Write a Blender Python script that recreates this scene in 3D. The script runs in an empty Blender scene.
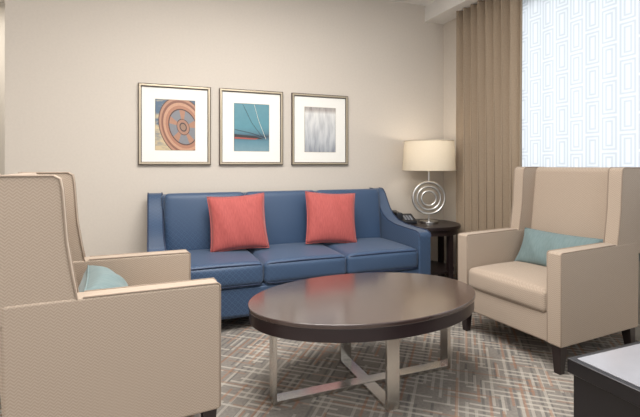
import bpy, bmesh, math, random
from mathutils import Vector, Matrix
random.seed(3)
sc = bpy.context.scene
sc.view_settings.view_transform = 'Standard'
COL = sc.collection

# ------------------------------------------------------------------ materials
def lin(c):
    return tuple(((v/255)/12.92 if v/255 <= .04045 else ((v/255+.055)/1.055)**2.4) for v in c) + (1.0,)

class M:
    def __init__(s, name):
        s.m = bpy.data.materials.new(name); s.m.use_nodes = True
        s.t = s.m.node_tree; s.n = s.t.nodes; s.l = s.t.links
        s.b = s.n['Principled BSDF']; s.out = s.n['Material Output']
        s.tc = s.n.new('ShaderNodeTexCoord')
    def set(s, **k):
        for a, v in k.items():
            s.b.inputs[a.replace('_', ' ')].default_value = v
        return s
    def math(s, op, a, b=None, c=None):
        n = s.n.new('ShaderNodeMath'); n.operation = op
        for i, v in enumerate((a, b, c)):
            if v is None: continue
            if hasattr(v, 'links'): s.l.new(v, n.inputs[i])
            else: n.inputs[i].default_value = v
        return n.outputs[0]
    def xyz(s, vec=None):
        n = s.n.new('ShaderNodeSeparateXYZ'); s.l.new(vec or s.tc.outputs['Object'], n.inputs[0]); return n.outputs
    def comb(s, x, y, z=0.0):
        n = s.n.new('ShaderNodeCombineXYZ')
        for i, v in enumerate((x, y, z)):
            if hasattr(v, 'links'): s.l.new(v, n.inputs[i])
            else: n.inputs[i].default_value = v
        return n.outputs[0]
    def mix(s, f, a, b):
        n = s.n.new('ShaderNodeMix'); n.data_type = 'RGBA'
        for i, v in ((0, f), (6, a), (7, b)):
            if hasattr(v, 'links'): s.l.new(v, n.inputs[i])
            else: n.inputs[i].default_value = v
        return n.outputs[2]
    def noise(s, scale, vec=None, detail=3.0):
        n = s.n.new('ShaderNodeTexNoise'); n.inputs['Scale'].default_value = scale; n.inputs['Detail'].default_value = detail
        s.l.new(vec or s.tc.outputs['Object'], n.inputs['Vector']); return n.outputs[0]
    def ramp(s, f, stops, interp='LINEAR'):
        n = s.n.new('ShaderNodeValToRGB'); n.color_ramp.interpolation = interp
        e = n.color_ramp.elements
        e[0].position, e[0].color = stops[0]
        e[1].position, e[1].color = stops[1]
        for p, c in stops[2:]:
            x = e.new(p); x.color = c
        s.l.new(f, n.inputs[0]); return n.outputs[0]
    def base(s, c):
        s.l.new(c, s.b.inputs['Base Color']); return s
    def bump(s, h, strength=.3, dist=.002):
        n = s.n.new('ShaderNodeBump'); n.inputs['Strength'].default_value = strength; n.inputs['Distance'].default_value = dist
        s.l.new(h, n.inputs['Height']); s.l.new(n.outputs[0], s.b.inputs['Normal']); return s

def plain(name, c, rough=.6, metal=0.0, bump=0, bscale=200, spec=.5):
    m = M(name); c = lin(c)
    n = m.noise(bscale)
    d = tuple(v*.9 for v in c[:3]) + (1,)
    m.base(m.mix(n, d, c)); m.set(Roughness=rough, Metallic=metal)
    m.b.inputs['Specular IOR Level'].default_value = spec
    if bump: m.bump(n, bump)
    return m.m

mat_wall = plain('wall_paint', (208, 199, 188), .9, bump=.05, bscale=60, spec=.2)
mat_far = plain('far_wall_paint', (228, 222, 212), .9, spec=.2)
mat_ceil = plain('ceiling_paint', (238, 235, 230), .9, spec=.2)
mat_trim = plain('trim_paint', (225, 218, 206), .5)
mat_dark = plain('espresso_wood_legs', (38, 28, 28), .35)
mat_black = plain('black_lacquer', (22, 20, 24), .3)
mat_phone = plain('phone_plastic', (28, 30, 36), .35)
mat_metal = plain('brushed_nickel', (208, 204, 198), .25, 1.0, bscale=30)
mat_silver = plain('silver_leaf', (214, 212, 208), .3, 1.0, bscale=80)
mat_champ = plain('champagne_frame', (188, 174, 152), .35, .7)
mat_frame_in = plain('frame_dark_lip', (84, 72, 62), .5)
mat_mat = plain('mat_board', (240, 238, 232), .9, spec=.1)
mat_glassframe = plain('window_frame_paint', (215, 215, 215), .5)

def chair_fabric(name, c1, c2):
    m = M(name); o = m.xyz()
    h = m.math('ADD', o[0], o[1])
    zig = m.math('ABSOLUTE', m.math('SUBTRACT', m.math('FRACT', m.math('MULTIPLY', h, 46)), .5))
    w = m.math('FRACT', m.math('ADD', m.math('MULTIPLY', o[2], 92), m.math('MULTIPLY', zig, 2.0)))
    s = m.math('GREATER_THAN', w, .5)
    nz = m.noise(300)
    f = m.math('MULTIPLY_ADD', s, .5, m.math('MULTIPLY', nz, .5))
    m.base(m.mix(f, lin(c1), lin(c2))); m.set(Roughness=.9)
    m.b.inputs['Specular IOR Level'].default_value = .2
    m.b.inputs['Sheen Weight'].default_value = .1
    m.bump(f, .2, .002)
    return m.m
mat_chair = chair_fabric('chair_woven_fabric', (154, 138, 123), (180, 164, 148))
mat_pipe = plain('chair_piping', (146, 130, 115), .8)

m = M('sofa_blue_jacquard'); o = m.xyz()
yy = m.math('MULTIPLY', o[1], .9)
a = m.math('ADD', o[0], m.math('ADD', yy, o[2]))
b = m.math('SUBTRACT', o[0], m.math('ADD', yy, o[2]))
fa = m.math('ABSOLUTE', m.math('SUBTRACT', m.math('FRACT', m.math('MULTIPLY', a, 25)), .5))
fb = m.math('ABSOLUTE', m.math('SUBTRACT', m.math('FRACT', m.math('MULTIPLY', b, 25)), .5))
mx = m.math('MAXIMUM', fa, fb)
d = m.math('MAXIMUM', m.math('GREATER_THAN', mx, .38), m.math('LESS_THAN', mx, .13))
f = m.math('MULTIPLY_ADD', d, .7, m.math('MULTIPLY', m.noise(250), .3))
m.base(m.mix(f, lin((42, 62, 91)), lin((60, 85, 115)))); m.set(Roughness=.5)
m.b.inputs['Sheen Weight'].default_value = .15
m.bump(f, .2, .002); mat_sofa = m.m
mat_sofa_pipe = plain('sofa_piping', (34, 50, 80), .6)

def pillow_mat(name, c1, c2):
    m = M(name); o = m.xyz()
    w = m.noise(14, m.comb(m.math('MULTIPLY', o[0], 8), m.math('MULTIPLY', o[1], 1.5), 0), 4)
    m.base(m.mix(w, lin(c1), lin(c2))); m.set(Roughness=.75)
    m.b.inputs['Sheen Weight'].default_value = .2
    m.bump(w, .3); return m.m
mat_red = pillow_mat('coral_silk', (142, 56, 54), (190, 94, 88))
mat_teal = pillow_mat('teal_silk', (84, 108, 112), (124, 142, 142))

m = M('espresso_table_top'); o = m.xyz()
w = m.noise(6, m.comb(m.math('MULTIPLY', o[0], 1.2), m.math('MULTIPLY', o[1], 14), 0), 5)
m.base(m.mix(w, lin((56, 43, 41)), lin((74, 59, 55)))); m.set(Roughness=.2)
m.b.inputs['Coat Weight'].default_value = 1; m.b.inputs['Coat Roughness'].default_value = .14
mat_top = m.m
mat_apron = plain('espresso_apron', (42, 31, 33), .3)
m = M('glossy_top_reflection'); n = m.noise(5)
m.base(m.mix(n, lin((130, 130, 136)), lin((160, 160, 166)))); m.set(Roughness=.15); mat_gloss = m.m  # pale grey paints the window's reflection onto the glossy top

m = M('curtain_taupe'); n = m.noise(120)
m.base(m.mix(n, lin((144, 127, 108)), lin((168, 151, 131)))); m.set(Roughness=.85); m.b.inputs['Specular IOR Level'].default_value = .2
mat_curt = m.m

# carpet
m = M('carpet_pattern'); o = m.xyz()
def lines(ang, su, sv, off, wd, thr):
    c, s = math.cos(ang), math.sin(ang)
    u = m.math('ADD', m.math('MULTIPLY', o[0], c), m.math('MULTIPLY', o[1], s))
    v = m.math('SUBTRACT', m.math('MULTIPLY', o[1], c), m.math('MULTIPLY', o[0], s))
    row = m.math('FLOOR', m.math('MULTIPLY', v, sv))
    fr = m.math('ABSOLUTE', m.math('SUBTRACT', m.math('FRACT', m.math('MULTIPLY', v, sv)), .5))
    on = m.math('LESS_THAN', fr, wd)
    wn = m.n.new('ShaderNodeTexWhiteNoise'); wn.noise_dimensions = '2D'
    seg = m.math('FLOOR', m.math('ADD', m.math('MULTIPLY', u, su), m.math('MULTIPLY', row, .37+off)))
    m.l.new(m.comb(seg, row), wn.inputs['Vector'])
    return m.math('MULTIPLY', on, m.math('GREATER_THAN', wn.outputs[0], thr))
base = m.mix(m.noise(70, None, 6), lin((104, 99, 94)), lin((160, 153, 145)))
base = m.mix(m.math('MULTIPLY', m.noise(9), .5), base, lin((134, 129, 123)))
g = math.radians(50)
wear = m.math('MULTIPLY_ADD', m.noise(45, None, 4), .6, .5)
l1 = lines(g, 6, 20, .0, .13, .68)
l2 = lines(g+math.pi/2, 6, 18, .13, .12, .74)
l3 = lines(g, 5, 27, .21, .17, .5)
l4 = lines(g+math.pi/2, 6, 25, .4, .18, .42)
l5 = lines(g, 6, 25, .3, .18, .55)
def w_(l, k): return m.math('MULTIPLY', m.math('MULTIPLY', l, wear), k)
base = m.mix(w_(l3, .6), base, lin((88, 87, 88)))
base = m.mix(w_(l4, .75), base, lin((192, 185, 174)))
base = m.mix(w_(l5, .65), base, lin((188, 181, 170)))
base = m.mix(w_(l2, .55), base, lin((152, 116, 94)))
base = m.mix(w_(l1, .6), base, lin((160, 116, 90)))
m.base(base); m.set(Roughness=.95); m.b.inputs['Specular IOR Level'].default_value = .1
m.bump(m.noise(400), .4, .004); mat_carpet = m.m

# sheer
m = M('patterned_sheer'); o = m.xyz()
def rects(sy, sz, w, offs):
    row = m.math('FLOOR', m.math('MULTIPLY', o[1], sy))
    zz = m.math('ADD', m.math('MULTIPLY', o[2], sz), m.math('MULTIPLY', row, offs))
    fy = m.math('ABSOLUTE', m.math('SUBTRACT', m.math('FRACT', m.math('MULTIPLY', o[1], sy)), .5))
    fz = m.math('ABSOLUTE', m.math('SUBTRACT', m.math('FRACT', zz), .5))
    dy = m.math('SUBTRACT', .5, fy); dz = m.math('MULTIPLY', m.math('SUBTRACT', .5, fz), sy/sz)
    dd = m.math('MINIMUM', dy, dz)
    def soft(c0):
        k = m.math('DIVIDE', m.math('ABSOLUTE', m.math('SUBTRACT', dd, c0)), w*1.8)
        return m.math('MAXIMUM', m.math('SUBTRACT', 1.0, k), 0.0)
    return m.math('MAXIMUM', soft(.12), soft(.33))
p = rects(8.5, 4.2, .055, .5)
fold_shade = m.math('MULTIPLY_ADD', m.math('SINE', m.math('MULTIPLY', o[1], 34)), .08, .08)  # shading of vertical folds painted into the sheer colour as darker bands
p = m.math('MINIMUM', m.math('ADD', p, fold_shade), 1.0)
col = m.mix(p, (.715, .745, .775, 1), (.515, .55, .585, 1))
tr = m.n.new('ShaderNodeBsdfTranslucent'); m.l.new(col, tr.inputs[0])
df = m.n.new('ShaderNodeBsdfDiffuse'); m.l.new(col, df.inputs[0])
tp = m.n.new('ShaderNodeBsdfTransparent'); m.l.new(col, tp.inputs[0])
x1 = m.n.new('ShaderNodeMixShader'); x1.inputs[0].default_value = .2
m.l.new(tr.outputs[0], x1.inputs[1]); m.l.new(df.outputs[0], x1.inputs[2])
x2 = m.n.new('ShaderNodeMixShader'); x2.inputs[0].default_value = .22
m.l.new(x1.outputs[0], x2.inputs[1]); m.l.new(tp.outputs[0], x2.inputs[2])
m.l.new(x2.outputs[0], m.out.inputs[0]); mat_sheer = m.m

m = M('lamp_shade_linen')
tr = m.n.new('ShaderNodeBsdfTranslucent'); tr.inputs[0].default_value = lin((235, 222, 200))
df = m.n.new('ShaderNodeBsdfDiffuse')
m.l.new(m.mix(m.noise(200), lin((205, 194, 175)), lin((222, 212, 195))), df.inputs[0])
x1 = m.n.new('ShaderNodeMixShader'); x1.inputs[0].default_value = .75
m.l.new(tr.outputs[0], x1.inputs[1]); m.l.new(df.outputs[0], x1.inputs[2])
m.l.new(x1.outputs[0], m.out.inputs[0]); mat_shade = m.m

# ------------------------------------------------------------------ mesh helpers
def empty(name, loc=(0, 0, 0), rot=0):
    e = bpy.data.objects.new(name, None); e.location = loc; e.rotation_euler = (0, 0, rot)
    e.empty_display_size = .1; COL.objects.link(e); return e

def mkobj(name, bm, mat, parent=None, smooth=True, loc=None, rot=None):
    me = bpy.data.meshes.new(name)
    bmesh.ops.recalc_face_normals(bm, faces=bm.faces)
    bm.to_mesh(me); bm.free()
    if smooth:
        for p_ in me.polygons: p_.use_smooth = True
    o = bpy.data.objects.new(name, me); COL.objects.link(o)
    if mat: me.materials.append(mat)
    if parent: o.parent = parent
    if loc: o.location = loc
    if rot: o.rotation_euler = rot
    return o

def bevel(o, w, seg=3, ang=30):
    md = o.modifiers.new('bevel', 'BEVEL'); md.width = w; md.segments = seg
    md.limit_method = 'ANGLE'; md.angle_limit = math.radians(ang)
    wn = o.modifiers.new('wn', 'WEIGHTED_NORMAL'); wn.keep_sharp = True
    return o

def box(name, x0, x1, y0, y1, z0, z1, mat, parent=None, bev=0.0, seg=3):
    bm = bmesh.new(); bmesh.ops.create_cube(bm, size=1)
    for v in bm.verts:
        v.co = Vector((x0+(v.co.x+.5)*(x1-x0), y0+(v.co.y+.5)*(y1-y0), z0+(v.co.z+.5)*(z1-z0)))
    o = mkobj(name, bm, mat, parent, smooth=bev > 0)
    if bev: bevel(o, bev, seg)
    return o

def prism(name, pts, a0, a1, axis, mat, parent=None, bev=0.0, seg=3):
    bm = bmesh.new()
    def P(p, a):
        if axis == 'x': return (a, p[0], p[1])
        if axis == 'y': return (p[0], a, p[1])
        return (p[0], p[1], a)
    A = [bm.verts.new(P(p, a0)) for p in pts]; B = [bm.verts.new(P(p, a1)) for p in pts]
    bm.faces.new(A); bm.faces.new(B[::-1]); n = len(pts)
    for i in range(n): bm.faces.new((A[i], A[(i+1) % n], B[(i+1) % n], B[i]))
    o = mkobj(name, bm, mat, parent, smooth=bev > 0)
    if bev: bevel(o, bev, seg, 40)
    return o

def tube(name, pts, r, mat, parent=None, closed=False, res=3):
    cu = bpy.data.curves.new(name, 'CURVE'); cu.dimensions = '3D'; cu.bevel_depth = r; cu.bevel_resolution = res
    sp = cu.splines.new('POLY'); sp.points.add(len(pts)-1)
    for i, p in enumerate(pts): sp.points[i].co = (*p, 1)
    sp.use_cyclic_u = closed
    cu.use_fill_caps = True
    o = bpy.data.objects.new(name, cu); COL.objects.link(o); cu.materials.append(mat)
    if parent: o.parent = parent
    return o

def cushion(name, x0, x1, y0, y1, z0, z1, mat, parent, puff=.03, e=.09, n=16):
    bm = bmesh.new(); bmesh.ops.create_cube(bm, size=2)
    bmesh.ops.subdivide_edges(bm, edges=bm.edges[:], cuts=n, use_grid_fill=True)
    hx, hy, hz = (x1-x0)/2, (y1-y0)/2, (z1-z0)/2; c = Vector(((x0+x1)/2, (y0+y1)/2, (z0+z1)/2))
    r = min(e, hx, hy, hz)*.98
    for v in bm.verts:
        u = v.co.copy()
        u = Vector([math.copysign(1-(1-abs(k))**1.6, k) if abs(k) < 1 else k for k in u])
        p = Vector((u.x*hx, u.y*hy, u.z*hz))
        q = Vector([max(-h+r, min(h-r, k)) for k, h in zip(p, (hx, hy, hz))])
        dlt = p-q
        if dlt.length > 1e-9: p = q+dlt.normalized()*r*min(1, max(abs(k) for k in dlt)/r) if r else p
        cx = (1-u.x**2); cy = (1-u.y**2); cz = (1-u.z**2)
        p.z += math.copysign(puff*math.sqrt(max(0, cx*cy))*abs(u.z), u.z)
        p.x += math.copysign(puff*.3*cy*cz*abs(u.x), u.x); p.y += math.copysign(puff*.3*cx*cz*abs(u.y), u.y)
        v.co = c+p
    return mkobj(name, bm, mat, parent)

def pillow(name, w, h, t, mat, loc, rot):
    n = 28; bm = bmesh.new()
    def surf(sgn):
        g = []
        for i in range(n+1):
            row = []
            for j in range(n+1):
                u = -1+2*i/n; v = -1+2*j/n
                k = (max(0, (1-u**2)*(1-v**2)))**.42
                x = u*w/2*(1-.07*(1-v*v)); y = v*h/2*(1-.07*(1-u*u))
                wr = .004*math.sin(9*u+3*v)*k
                row.append(bm.verts.new((x, y, sgn*(t/2*k)+wr)))
            g.append(row)
        for i in range(n):
            for j in range(n): bm.faces.new((g[i][j], g[i+1][j], g[i+1][j+1], g[i][j+1]))
    surf(1); surf(-1)
    bmesh.ops.remove_doubles(bm, verts=bm.verts, dist=.0004)
    root = empty(name, loc); root.rotation_euler = rot
    mkobj('filling_cover', bm, mat, root)
    pts = []
    for k in range(4):
        for i in range(14):
            s = -1+2*i/14
            u, v = [(s, -1), (1, s), (-s, 1), (-1, -s)][k]
            pts.append((u*w/2*(1-.07*(1-v*v)), v*h/2*(1-.07*(1-u*u)), 0))
    tube('piping', pts, .004, mat, root, True)
    return root

def cyl(name, r, z0, z1, mat, parent, loc=(0, 0), r2=None, seg=48, ry=None, bev=0):
    bm = bmesh.new(); r2 = r if r2 is None else r2
    A = []; B = []
    for i in range(seg):
        a = 2*math.pi*i/seg; s = (ry/r) if ry else 1
        A.append(bm.verts.new((loc[0]+r*math.cos(a), loc[1]+r*s*math.sin(a), z0)))
        B.append(bm.verts.new((loc[0]+r2*math.cos(a), loc[1]+r2*s*math.sin(a), z1)))
    bm.faces.new(A[::-1]); bm.faces.new(B)
    for i in range(seg): bm.faces.new((A[i], A[(i+1) % seg], B[(i+1) % seg], B[i]))
    o = mkobj(name, bm, mat, parent, smooth=True)
    bevel(o, bev if bev else .0008, 2, 50)
    return o

# ------------------------------------------------------------------ room
WX = 2.86; D = 3.70; CH = 2.73
box('floor', -3.2, WX+.15, -1.6, 5.6, -.1, 0, mat_carpet)
box('ceiling', -3.2, WX+.15, -1.6, 5.6, CH, CH+.1, mat_ceil)
box('wall_back', -.96, WX+.15, D, D+.12, 0, CH, mat_wall)
box('wall_hall', -3.2, -.0, 5.2, 5.3, 0, CH, mat_far)
box('wall_hall_side', 0, .1, D+.12, 5.3, 0, CH, mat_far)
box('wall_left', -3.2, -3.1, -1.6, 5.2, 0, CH, mat_wall)
wy0, wy1, wz0, wz1 = .1, 3.0, .92, 2.5
wr = empty('wall_right')
box('below_window', WX, WX+.14, -1.6, D, 0, wz0, mat_wall, wr)
box('above_window', WX, WX+.14, -1.6, D, wz1, CH, mat_wall, wr)
box('pier_far', WX, WX+.14, wy1, D, wz0, wz1, mat_wall, wr)
box('pier_near', WX, WX+.14, -1.6, wy0, wz0, wz1, mat_wall, wr)
sf = box('trim_soffit', 2.63, WX, -1.6, D, 2.57, CH, mat_ceil)
box('baseboard_back', -.96, WX-.015, D-.015, D, 0, .1, mat_trim, bev=.004)
box('baseboard_right', WX-.015, WX, -1.6, D-.015, 0, .1, mat_trim, bev=.004)
w = empty('window_1')
for k, y in enumerate((wy0, (wy0+wy1)/2, wy1-.05)):
    box('mullion_%d' % k, WX+.05, WX+.1, y, y+.05, wz0, wz1, mat_glassframe, w)
for k, z in enumerate((wz0, wz1-.05)):
    box('rail_%d' % k, WX+.05, WX+.1, wy0, wy1, z, z+.05, mat_glassframe, w)

def drape(name, x, y0, y1, z0, z1, amp, folds, mat, thick=.004, seed=1):
    rnd = random.Random(seed); bm = bmesh.new(); n = folds*14; rows = 10
    ph = [rnd.uniform(-.5, .5) for _ in range(folds+2)]
    am = [rnd.uniform(.7, 1.1) for _ in range(folds+2)]
    g = []
    for j in range(rows+1):
        t = j/rows; row = []
        for i in range(n+1):
            s = i/n*folds; k = int(s)
            a = am[k]*(1-(s-k))+am[k+1]*(s-k)
            p = ph[k]*(1-(s-k))+ph[k+1]*(s-k)
            y = y0+(y1-y0)*i/n + .014*math.sin(s*2*math.pi*2+p)*(1-t*.6)
            row.append(bm.verts.new((x+amp*a*math.sin(2*math.pi*s+p*(1-t)*1.5), y, z0+(z1-z0)*t)))
        g.append(row)
    for j in range(rows):
        for i in range(n): bm.faces.new((g[j][i], g[j][i+1], g[j+1][i+1], g[j+1][i]))
    o = mkobj(name, bm, mat)
    if thick:
        sd = o.modifiers.new('solid', 'SOLIDIFY'); sd.thickness = thick
    return o
drape('curtain', 2.768, 2.61, 3.35, .015, 2.568, .044, 8, mat_curt)
drape('sheer_curtain', 2.838, .0, 3.1, .5, 2.568, .004, 14, mat_sheer, 0, 4)

# ------------------------------------------------------------------ artwork
def frame_art(x0, x1, pm, extra=None):
    e = empty('framed_picture', ((x0+x1)/2, D, 1.425))
    W = (x1-x0)/2; H = .325
    def ring(nm, w_, h_, t, y0, y1, mat):
        box(nm+'_l', -w_, -w_+t, -y0, -y1, -h_, h_, mat, e, .002, 2)
        box(nm+'_r', w_-t, w_, -y0, -y1, -h_, h_, mat, e, .002, 2)
        box(nm+'_t', -w_+t, w_-t, -y0, -y1, h_-t, h_, mat, e, .002, 2)
        box(nm+'_b', -w_+t, w_-t, -y0, -y1, -h_, -h_+t, mat, e, .002, 2)
    ring('outer_lip', W, H, .006, .026, .001, mat_frame_in)
    ring('moulding', W-.006, H-.006, .015, .03, .001, mat_champ)
    ring('inner_lip', W-.021, H-.021, .005, .022, .001, mat_frame_in)
    box('mat_board', -W+.02, W-.02, -.012, -.001, -H+.02, H-.02, mat_mat, e)
    ring('print_border', .156, .207, .003, .0135, .001, mat_champ)
    box('print', -.153, .153, -.014, -.001, -.204, .204, pm, e)
    if extra: extra(e)
    return e

m = M('print_wheel'); o = m.xyz()
dx = m.math('SUBTRACT', o[0], .06); dz = m.math('MULTIPLY', m.math('ADD', o[2], .015), .76)
dx = m.math('ADD', dx, m.math('MULTIPLY', dz, .2))
r = m.math('SQRT', m.math('ADD', m.math('MULTIPLY', dx, dx), m.math('MULTIPLY', dz, dz)))
cr = m.ramp(m.math('MULTIPLY', r, 4), [(0, lin((150, 120, 100))), (.08, lin((60, 48, 50))), (.11, lin((168, 126, 104))),
    (.18, lin((84, 56, 50))), (.20, lin((128, 132, 138))), (.42, lin((84, 56, 48))), (.45, lin((176, 124, 98))), (.53, lin((200, 154, 124))), (.60, lin((136, 90, 72))), (.66, lin((184, 138, 112))), (.72, lin((92, 68, 60)))], 'CONSTANT')
ang = m.math('ARCTAN2', dz, dx)
spoke = m.math('GREATER_THAN', m.math('SINE', m.math('MULTIPLY_ADD', ang, 5, .6)), .45)
band = m.math('MULTIPLY', m.math('GREATER_THAN', r, .05), m.math('LESS_THAN', r, .105))
cr = m.mix(m.math('MULTIPLY', spoke, band), cr, lin((176, 130, 104)))
cr = m.mix(m.math('MULTIPLY', m.noise(60), .35), cr, lin((110, 90, 84)))
bg = m.ramp(m.math('ADD', m.noise(9, m.comb(o[0], m.math('MULTIPLY', o[2], 2.4), 0)), m.math('MULTIPLY', o[2], .6)), [(.38, lin((196, 176, 140))), (.5, lin((156, 150, 136))), (.6, lin((84, 104, 124)))])
m.base(m.mix(m.math('GREATER_THAN', r, .187), cr, bg)); m.set(Roughness=.5); p1 = m.m
m = M('print_water'); o = m.xyz()
cr = m.ramp(m.math('MULTIPLY_ADD', o[2], 2.4, .5), [(0, lin((124, 156, 166))), (.22, lin((92, 134, 148))), (.32, lin((58, 74, 88))), (.38, lin((84, 124, 138))), (.5, lin((90, 144, 156))), (1, lin((98, 146, 158)))])
m.base(m.mix(m.math('MULTIPLY', m.noise(30), .25), cr, lin((40, 80, 100)))); m.set(Roughness=.5); p2 = m.m
m = M('print_reflections'); o = m.xyz()
w1 = m.noise(9, m.comb(m.math('MULTIPLY', o[0], 3), m.math('MULTIPLY', o[2], .6), 0), 3)
c1 = m.ramp(w1, [(.36, lin((140, 142, 148))), (.5, lin((192, 194, 196))), (.62, lin((224, 224, 222)))])
top = m.ramp(m.math('MULTIPLY_ADD', o[2], 2.4, .5), [(0, lin((112, 118, 130))), (.25, lin((164, 168, 174))), (.85, lin((222, 220, 216))), (.93, lin((150, 132, 118))), (1, lin((130, 120, 112)))])
m.base(m.mix(.6, c1, top)); m.set(Roughness=.5); p3 = m.m
mat_rl = plain('print_ink_red', (166, 84, 74), .5); mat_gl = plain('print_ink_pale', (214, 214, 204), .5); mat_dl = plain('print_ink_dark', (52, 48, 50), .5)
def bowlines(e):
    prism('ink_boat_bow', [(-.15, -.06), (.03, -.075), (.105, -.098), (.04, -.100), (-.15, -.09)], -.0155, -.0135, 'y', mat_dl, e)
    prism('ink_boat_stripe', [(-.15, -.085), (.06, -.095), (.03, -.104), (-.15, -.10)], -.016, -.0135, 'y', mat_rl, e)
    tube('ink_line_1', [(-.15, -.015, -.02), (0, -.015, -.05), (.125, -.015, -.09)], .002, mat_dl, e)
    tube('ink_line_2', [(.125, -.015, -.1), (.06, -.015, .06), (.02, -.015, .2)], .002, mat_gl, e)
    tube('ink_line_3', [(.10, -.015, -.09), (0, -.015, .04), (-.08, -.015, .2)], .0015, mat_dl, e)
frame_art(-.02*D-.005, .130*D, p1)
frame_art(.149*D, .300*D, p2, bowlines)
frame_art(.322*D, .473*D, p3)

# ------------------------------------------------------------------ sofa
S = empty('sofa', (-.012, 2.83, 0))
SW = 2.085
box('base_frame', .06, SW-.06, .02, .80, .085, .30, mat_sofa, S, .012)
box('front_rail', .09, SW-.09, .005, .04, .10, .285, mat_sofa, S, .012)
arm = [(0, .085), (0, .53), (.012, .565), (.05, .578), (.2, .583), (.36, .592), (.47, .612), (.555, .65), (.62, .71), (.665, .775), (.70, .83), (.735, .866), (.765, .878), (.82, .878), (.83, .6), (.80, .085)]
for nm, x in (('arm_left', 0), ('arm_right', SW-.115)):
    prism(nm, arm, x, x+.115, 'x', mat_sofa, S, .014, 4)
    for q, xx in (('a', x+.006), ('b', x+.109)):
        tube(nm+'_piping_'+q, [(xx, y-.002 if y < .02 else y, z+.001) for y, z in arm[1:14]], .0045, mat_sofa_pipe, S)
for k in range(3):
    a = .117+k*.617
    cushion('seat_cushion_%d' % k, a, a+.615, -.012, .60, .295, .445, mat_sofa, S, .022, .035)
    tube('cushion_piping_top_%d' % k, [(a+.02, -.002, .432), (a+.05, -.006, .437), (a+.31, -.007, .441), (a+.565, -.006, .437), (a+.595, -.002, .432)], .004, mat_sofa_pipe, S)
    tube('cushion_piping_low_%d' % k, [(a+.02, -.002, .308), (a+.05, -.006, .303), (a+.565, -.006, .303), (a+.595, -.002, .308)], .004, mat_sofa_pipe, S)
prism('back_body', [(.60, .30), (.665, .868), (.82, .868), (.82, .10), (.6, .10)], .1, SW-.1, 'x', mat_sofa, S, .02, 4)
for k in range(3):
    a = .117+k*.617
    o_ = cushion('back_panel_%d' % k, a, a+.615, -.05, .05, 0, .485, mat_sofa, S, .0, .04)
    for v in o_.data.vertices:
        u = (v.co.x-a)/.617*2-1; t = v.co.z/.485*2-1
        if v.co.y < 0: v.co.y -= .02*(1-u*u)*(1-t*t)
    o_.location = (0, .60, .40); o_.rotation_euler = (-math.radians(6), 0, 0)
for k, (x, y) in enumerate(((.1, .08), (SW-.1, .08), (.1, .75), (SW-.1, .75))):
    cyl('foot_%d' % k, .022, 0, .09, mat_dark, S, (x, y), .03)

def lean(name, x, y, z, w, h, t, mat, tilt, yaw=0, roll=0):
    return pillow(name, w, h, t, mat, (x, y, z), (math.radians(90-tilt), math.radians(roll), math.radians(yaw)))
lean('throw_pillow', .625, 3.235, .668, .43, .42, .14, mat_red, 14, -4, -3)
lean('throw_pillow', 1.385, 3.235, .668, .43, .42, .14, mat_red, 14, -6, 3)

# ------------------------------------------------------------------ armchairs
def armchair(loc, rot, pillow_args, T=1.065):
    C = empty('wingback_armchair', loc, math.radians(rot))
    HW = .37; AT = .085
    box('seat_frame', -.30, .35, -HW+.02, HW-.02, .15, .31, mat_chair, C, .012)
    cushion('seat_cushion', -.20, .365, -HW+AT+.002, HW-AT-.002, .30, .43, mat_chair, C, .022, .03)
    bk = [(-.33, .15), (-.36, .6), (-.395, T-.02), (-.375, T), (-.325, T), (-.30, T-.02), (-.245, .6), (-.20, .35), (-.20, .15)]
    prism('back', bk, -HW+.01, HW-.01, 'y', mat_chair, C, .015, 4)
    armp = [(-.33, .15), (.36, .15), (.36, .63), (.35, .642), (-.28, .652), (-.34, .652)]
    wing = [(-.36, .58), (-.125, .58), (-.13, .64), (-.142, .72), (-.160, .84), (-.172, T-.05), (-.178, T-.012), (-.198, T), (-.39, T), (-.40, T-.012)]
    for nm, s in (('left', 1), ('right', -1)):
        a, b_ = sorted((s*(HW-AT), s*HW))
        prism('arm_'+nm, armp, a, b_, 'y', mat_chair, C, .012, 4)
        prism('wing_'+nm, wing, a+.004, b_-.002, 'y', mat_chair, C, .012, 4)
        for q, yy in (('o', s*(HW-.004)), ('i', s*(HW-AT+.004))):
            tube('arm_piping_%s_%s' % (nm, q), [(.358, yy, .16), (.358, yy, .632), (.348, yy, .641), (-.11, yy, .648)], .0035, mat_pipe, C)
            tube('wing_piping_%s_%s' % (nm, q), [(x, yy, z) for x, z in [(-.128, .64)]+[(p_[0]-.001, p_[1]-.001) for p_ in wing[3:9]]], .0035, mat_pipe, C)
    for k, (x, y, sx) in enumerate(((.32, .33, 1), (.32, -.33, 1), (-.29, .33, -1), (-.29, -.33, -1))):
        bm = bmesh.new(); bmesh.ops.create_cube(bm, size=1)
        for v in bm.verts:
            r_ = .028 if v.co.z > 0 else .018
            off = 0 if v.co.z > 0 else (.0 if sx > 0 else -.03)
            v.co = Vector((x+off+math.copysign(r_, v.co.x), y+math.copysign(r_, v.co.y), .155 if v.co.z > 0 else 0))
        bevel(mkobj('leg_%d' % k, bm, mat_dark, C), .003)
    mt = Matrix.Translation(loc) @ Matrix.Rotation(math.radians(rot), 4, 'Z')
    lx, ly, lz, w_, h_, t_, tilt, yaw = pillow_args
    p_ = mt @ Vector((lx, ly, lz))
    pillow('lumbar_pillow', w_, h_, t_, mat_teal, p_, (math.radians(90-tilt), 0, math.radians(rot+90+yaw)))
    return C
armchair((-.13, 2.035, 0), 5, (-.045, .0, .538, .48, .23, .19, 36, 0))
armchair((2.31, 1.995, 0), 184, (-.115, -.0, .545, .54, .25, .13, 25, 0), 1.085)

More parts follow.
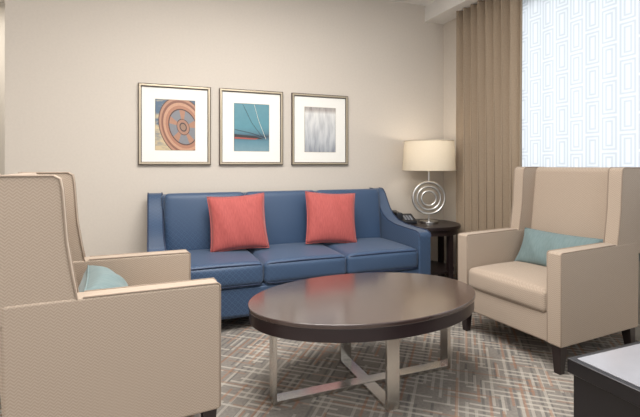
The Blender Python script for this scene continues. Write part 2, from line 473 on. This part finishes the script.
# ------------------------------------------------------------------ coffee table
T = empty('coffee_table', (1.02, 1.93, 0))
cyl('top', .598, .432, .452, mat_top, T, seg=128, ry=.395, bev=.004)
cyl('apron', .592, .375, .433, mat_apron, T, seg=128, ry=.389, bev=.003)
def ubar(nm, L, axis, dz=0.0):
    pts = [(-L, .376), (-L, 0.0), (L, 0.0), (L, .376), (L-.02, .376), (L-.02, .02-dz), (-L+.02, .02-dz), (-L+.02, .376)]
    prism(nm, pts, -.032, .032, axis, mat_metal, T, .0015, 2)
ubar('base_bar_long', .495, 'y'); ubar('base_bar_short', .26, 'x', .003)

# ------------------------------------------------------------------ end table + lamp + phone
E = empty('end_table', (2.40, 3.36, 0))
cyl('top', .308, .53, .56, mat_dark, E, seg=72, bev=.004)
cyl('apron', .285, .48, .531, mat_dark, E, seg=72)
for k in range(4):
    a = math.radians(20+90*k)
    x, y = .25*math.cos(a), .25*math.sin(a)
    box('leg_%d' % k, x-.022, x+.022, y-.022, y+.022, 0, .49, mat_dark, E, .003)
cyl('shelf', .25, .14, .16, mat_dark, E, seg=72)

L = empty('table_lamp', (2.44, 3.37, .56))
cyl('base_plate', .085, 0, .018, mat_silver, L, bev=.003)
cyl('stem', .010, .018, .07, mat_silver, L)
yaw = math.radians(-22)
def ringm(nm, R, r, cz, ox=0):
    pts = []
    for i in range(64):
        a = 2*math.pi*i/64
        x = ox+R*math.cos(a)
        pts.append((x*math.cos(yaw), x*math.sin(yaw), cz+R*math.sin(a)))
    tube(nm, pts, r, mat_silver, L, True, 4)
ringm('ring_outer', .148, .012, .232); ringm('ring_middle', .108, .011, .230); ringm('ring_inner', .068, .011, .228)
cyl('neck', .009, .385, .72, mat_silver, L)
for nm, R, z in (('shade_rim_top', .228, .762), ('shade_rim_bottom', .242, .49)):
    tube(nm, [(R*math.cos(2*math.pi*i/64), R*math.sin(2*math.pi*i/64), z) for i in range(64)], .004, mat_shade, L, True)
bm = bmesh.new(); A = []; B = []
for i in range(64):
    a = 2*math.pi*i/64
    A.append(bm.verts.new((.242*math.cos(a), .242*math.sin(a), .49))); B.append(bm.verts.new((.228*math.cos(a), .228*math.sin(a), .762)))
for i in range(64): bm.faces.new((A[i], A[(i+1) % 64], B[(i+1) % 64], B[i]))
mkobj('shade', bm, mat_shade, L)
for k in range(3):
    a = 2*math.pi*k/3
    tube('spider_%d' % k, [(0, 0, .715), (.229*math.cos(a), .229*math.sin(a), .755)], .002, mat_silver, L)
cyl('bulb', .03, .60, .68, plain('bulb_glass', (250, 245, 235), .4), L, bev=.01)

P = empty('desk_telephone', (2.215, 3.455, .56), math.radians(-15))
P.scale = (1.1, 1.0, 1.3)
prism('body', [(-.1, 0), (.1, 0), (.1, .055), (.06, .06), (-.1, .022)], -.08, .09, 'x', mat_phone, P, .005)
box('handset_grip', -.078, -.035, -.095, .105, .062, .08, mat_phone, P, .008)
box('handset_ear', -.082, -.03, .065, .11, .045, .082, mat_phone, P, .01)
box('handset_mouth', -.082, -.03, -.1, -.055, .022, .078, mat_phone, P, .01)
mk = plain('phone_keys', (150, 152, 158), .5)
for i in range(3):
    for j in range(4):
        x = -.005+i*.026; y = -.075+j*.024; z = .022+(y+.1)*.2375
        box('key_%d%d' % (i, j), x, x+.016, y, y+.014, z-.004, z+.006, mk, P)

# ------------------------------------------------------------------ black side table, lower right
B_ = empty('black_side_table', (1.210, .961, 0))
box('body', .012, .69, -.69, -.012, .06, .455, mat_black, B_, .004)
box('top_slab', 0, .70, -.70, 0, .455, .50, mat_black, B_, .004)
box('top_inlay', .02, .68, -.68, -.02, .498, .503, mat_gloss, B_, .001, 1)
box('plinth', .04, .66, -.66, -.04, 0, .062, mat_black, B_)

# ------------------------------------------------------------------ lights
def area(name, loc, size, power, color, tgt=None, rot=(0, 0, 0)):
    l = bpy.data.lights.new(name, 'AREA'); l.energy = power; l.size = size; l.color = color
    o = bpy.data.objects.new(name, l); o.location = loc; COL.objects.link(o)
    if tgt is not None: o.rotation_euler = (Vector(tgt)-Vector(loc)).to_track_quat('-Z', 'Y').to_euler()
    else: o.rotation_euler = rot
    return o
area('ceiling_fill', (.6, 1.7, 2.70), 1.4, 104, (1, .97, .93))  # unseen area light under the ceiling, added as fill
area('ceiling_fill', (-1.8, .4, 2.70), 1.2, 42, (1, .97, .93))  # second added fill light, out of view on the left
area('hall_light', (-1.6, 4.5, 2.7), .6, 16, (1, .93, .85))
pl = bpy.data.lights.new('lamp_bulb_light', 'POINT'); pl.energy = 3.6; pl.color = (1, .90, .76); pl.shadow_soft_size = .04
po = bpy.data.objects.new('lamp_bulb_light', pl); po.location = (0, 0, .70); po.parent = L; COL.objects.link(po)
sl = bpy.data.lights.new('sun', 'SUN'); sl.energy = .8; sl.angle = math.radians(8); sl.color = (1, .98, .95)
so = bpy.data.objects.new('sun', sl); COL.objects.link(so)
so.rotation_euler = Vector((-1, .25, -.75)).to_track_quat('-Z', 'Y').to_euler()
wd = bpy.data.worlds.new('World'); sc.world = wd; wd.use_nodes = True
bgn = wd.node_tree.nodes['Background']; bgn.inputs[0].default_value = (.95, .975, 1, 1); bgn.inputs[1].default_value = 1.55

# ------------------------------------------------------------------ camera
cam = bpy.data.cameras.new('camera'); co = bpy.data.objects.new('camera', cam); COL.objects.link(co)
co.location = (0, 0, 1.1); co.rotation_euler = (math.pi/2, 0, -math.radians(21.7))
cam.sensor_width = 36; cam.lens = 430/640*36; cam.shift_y = -43.5/640; cam.clip_start = .02
sc.camera = co
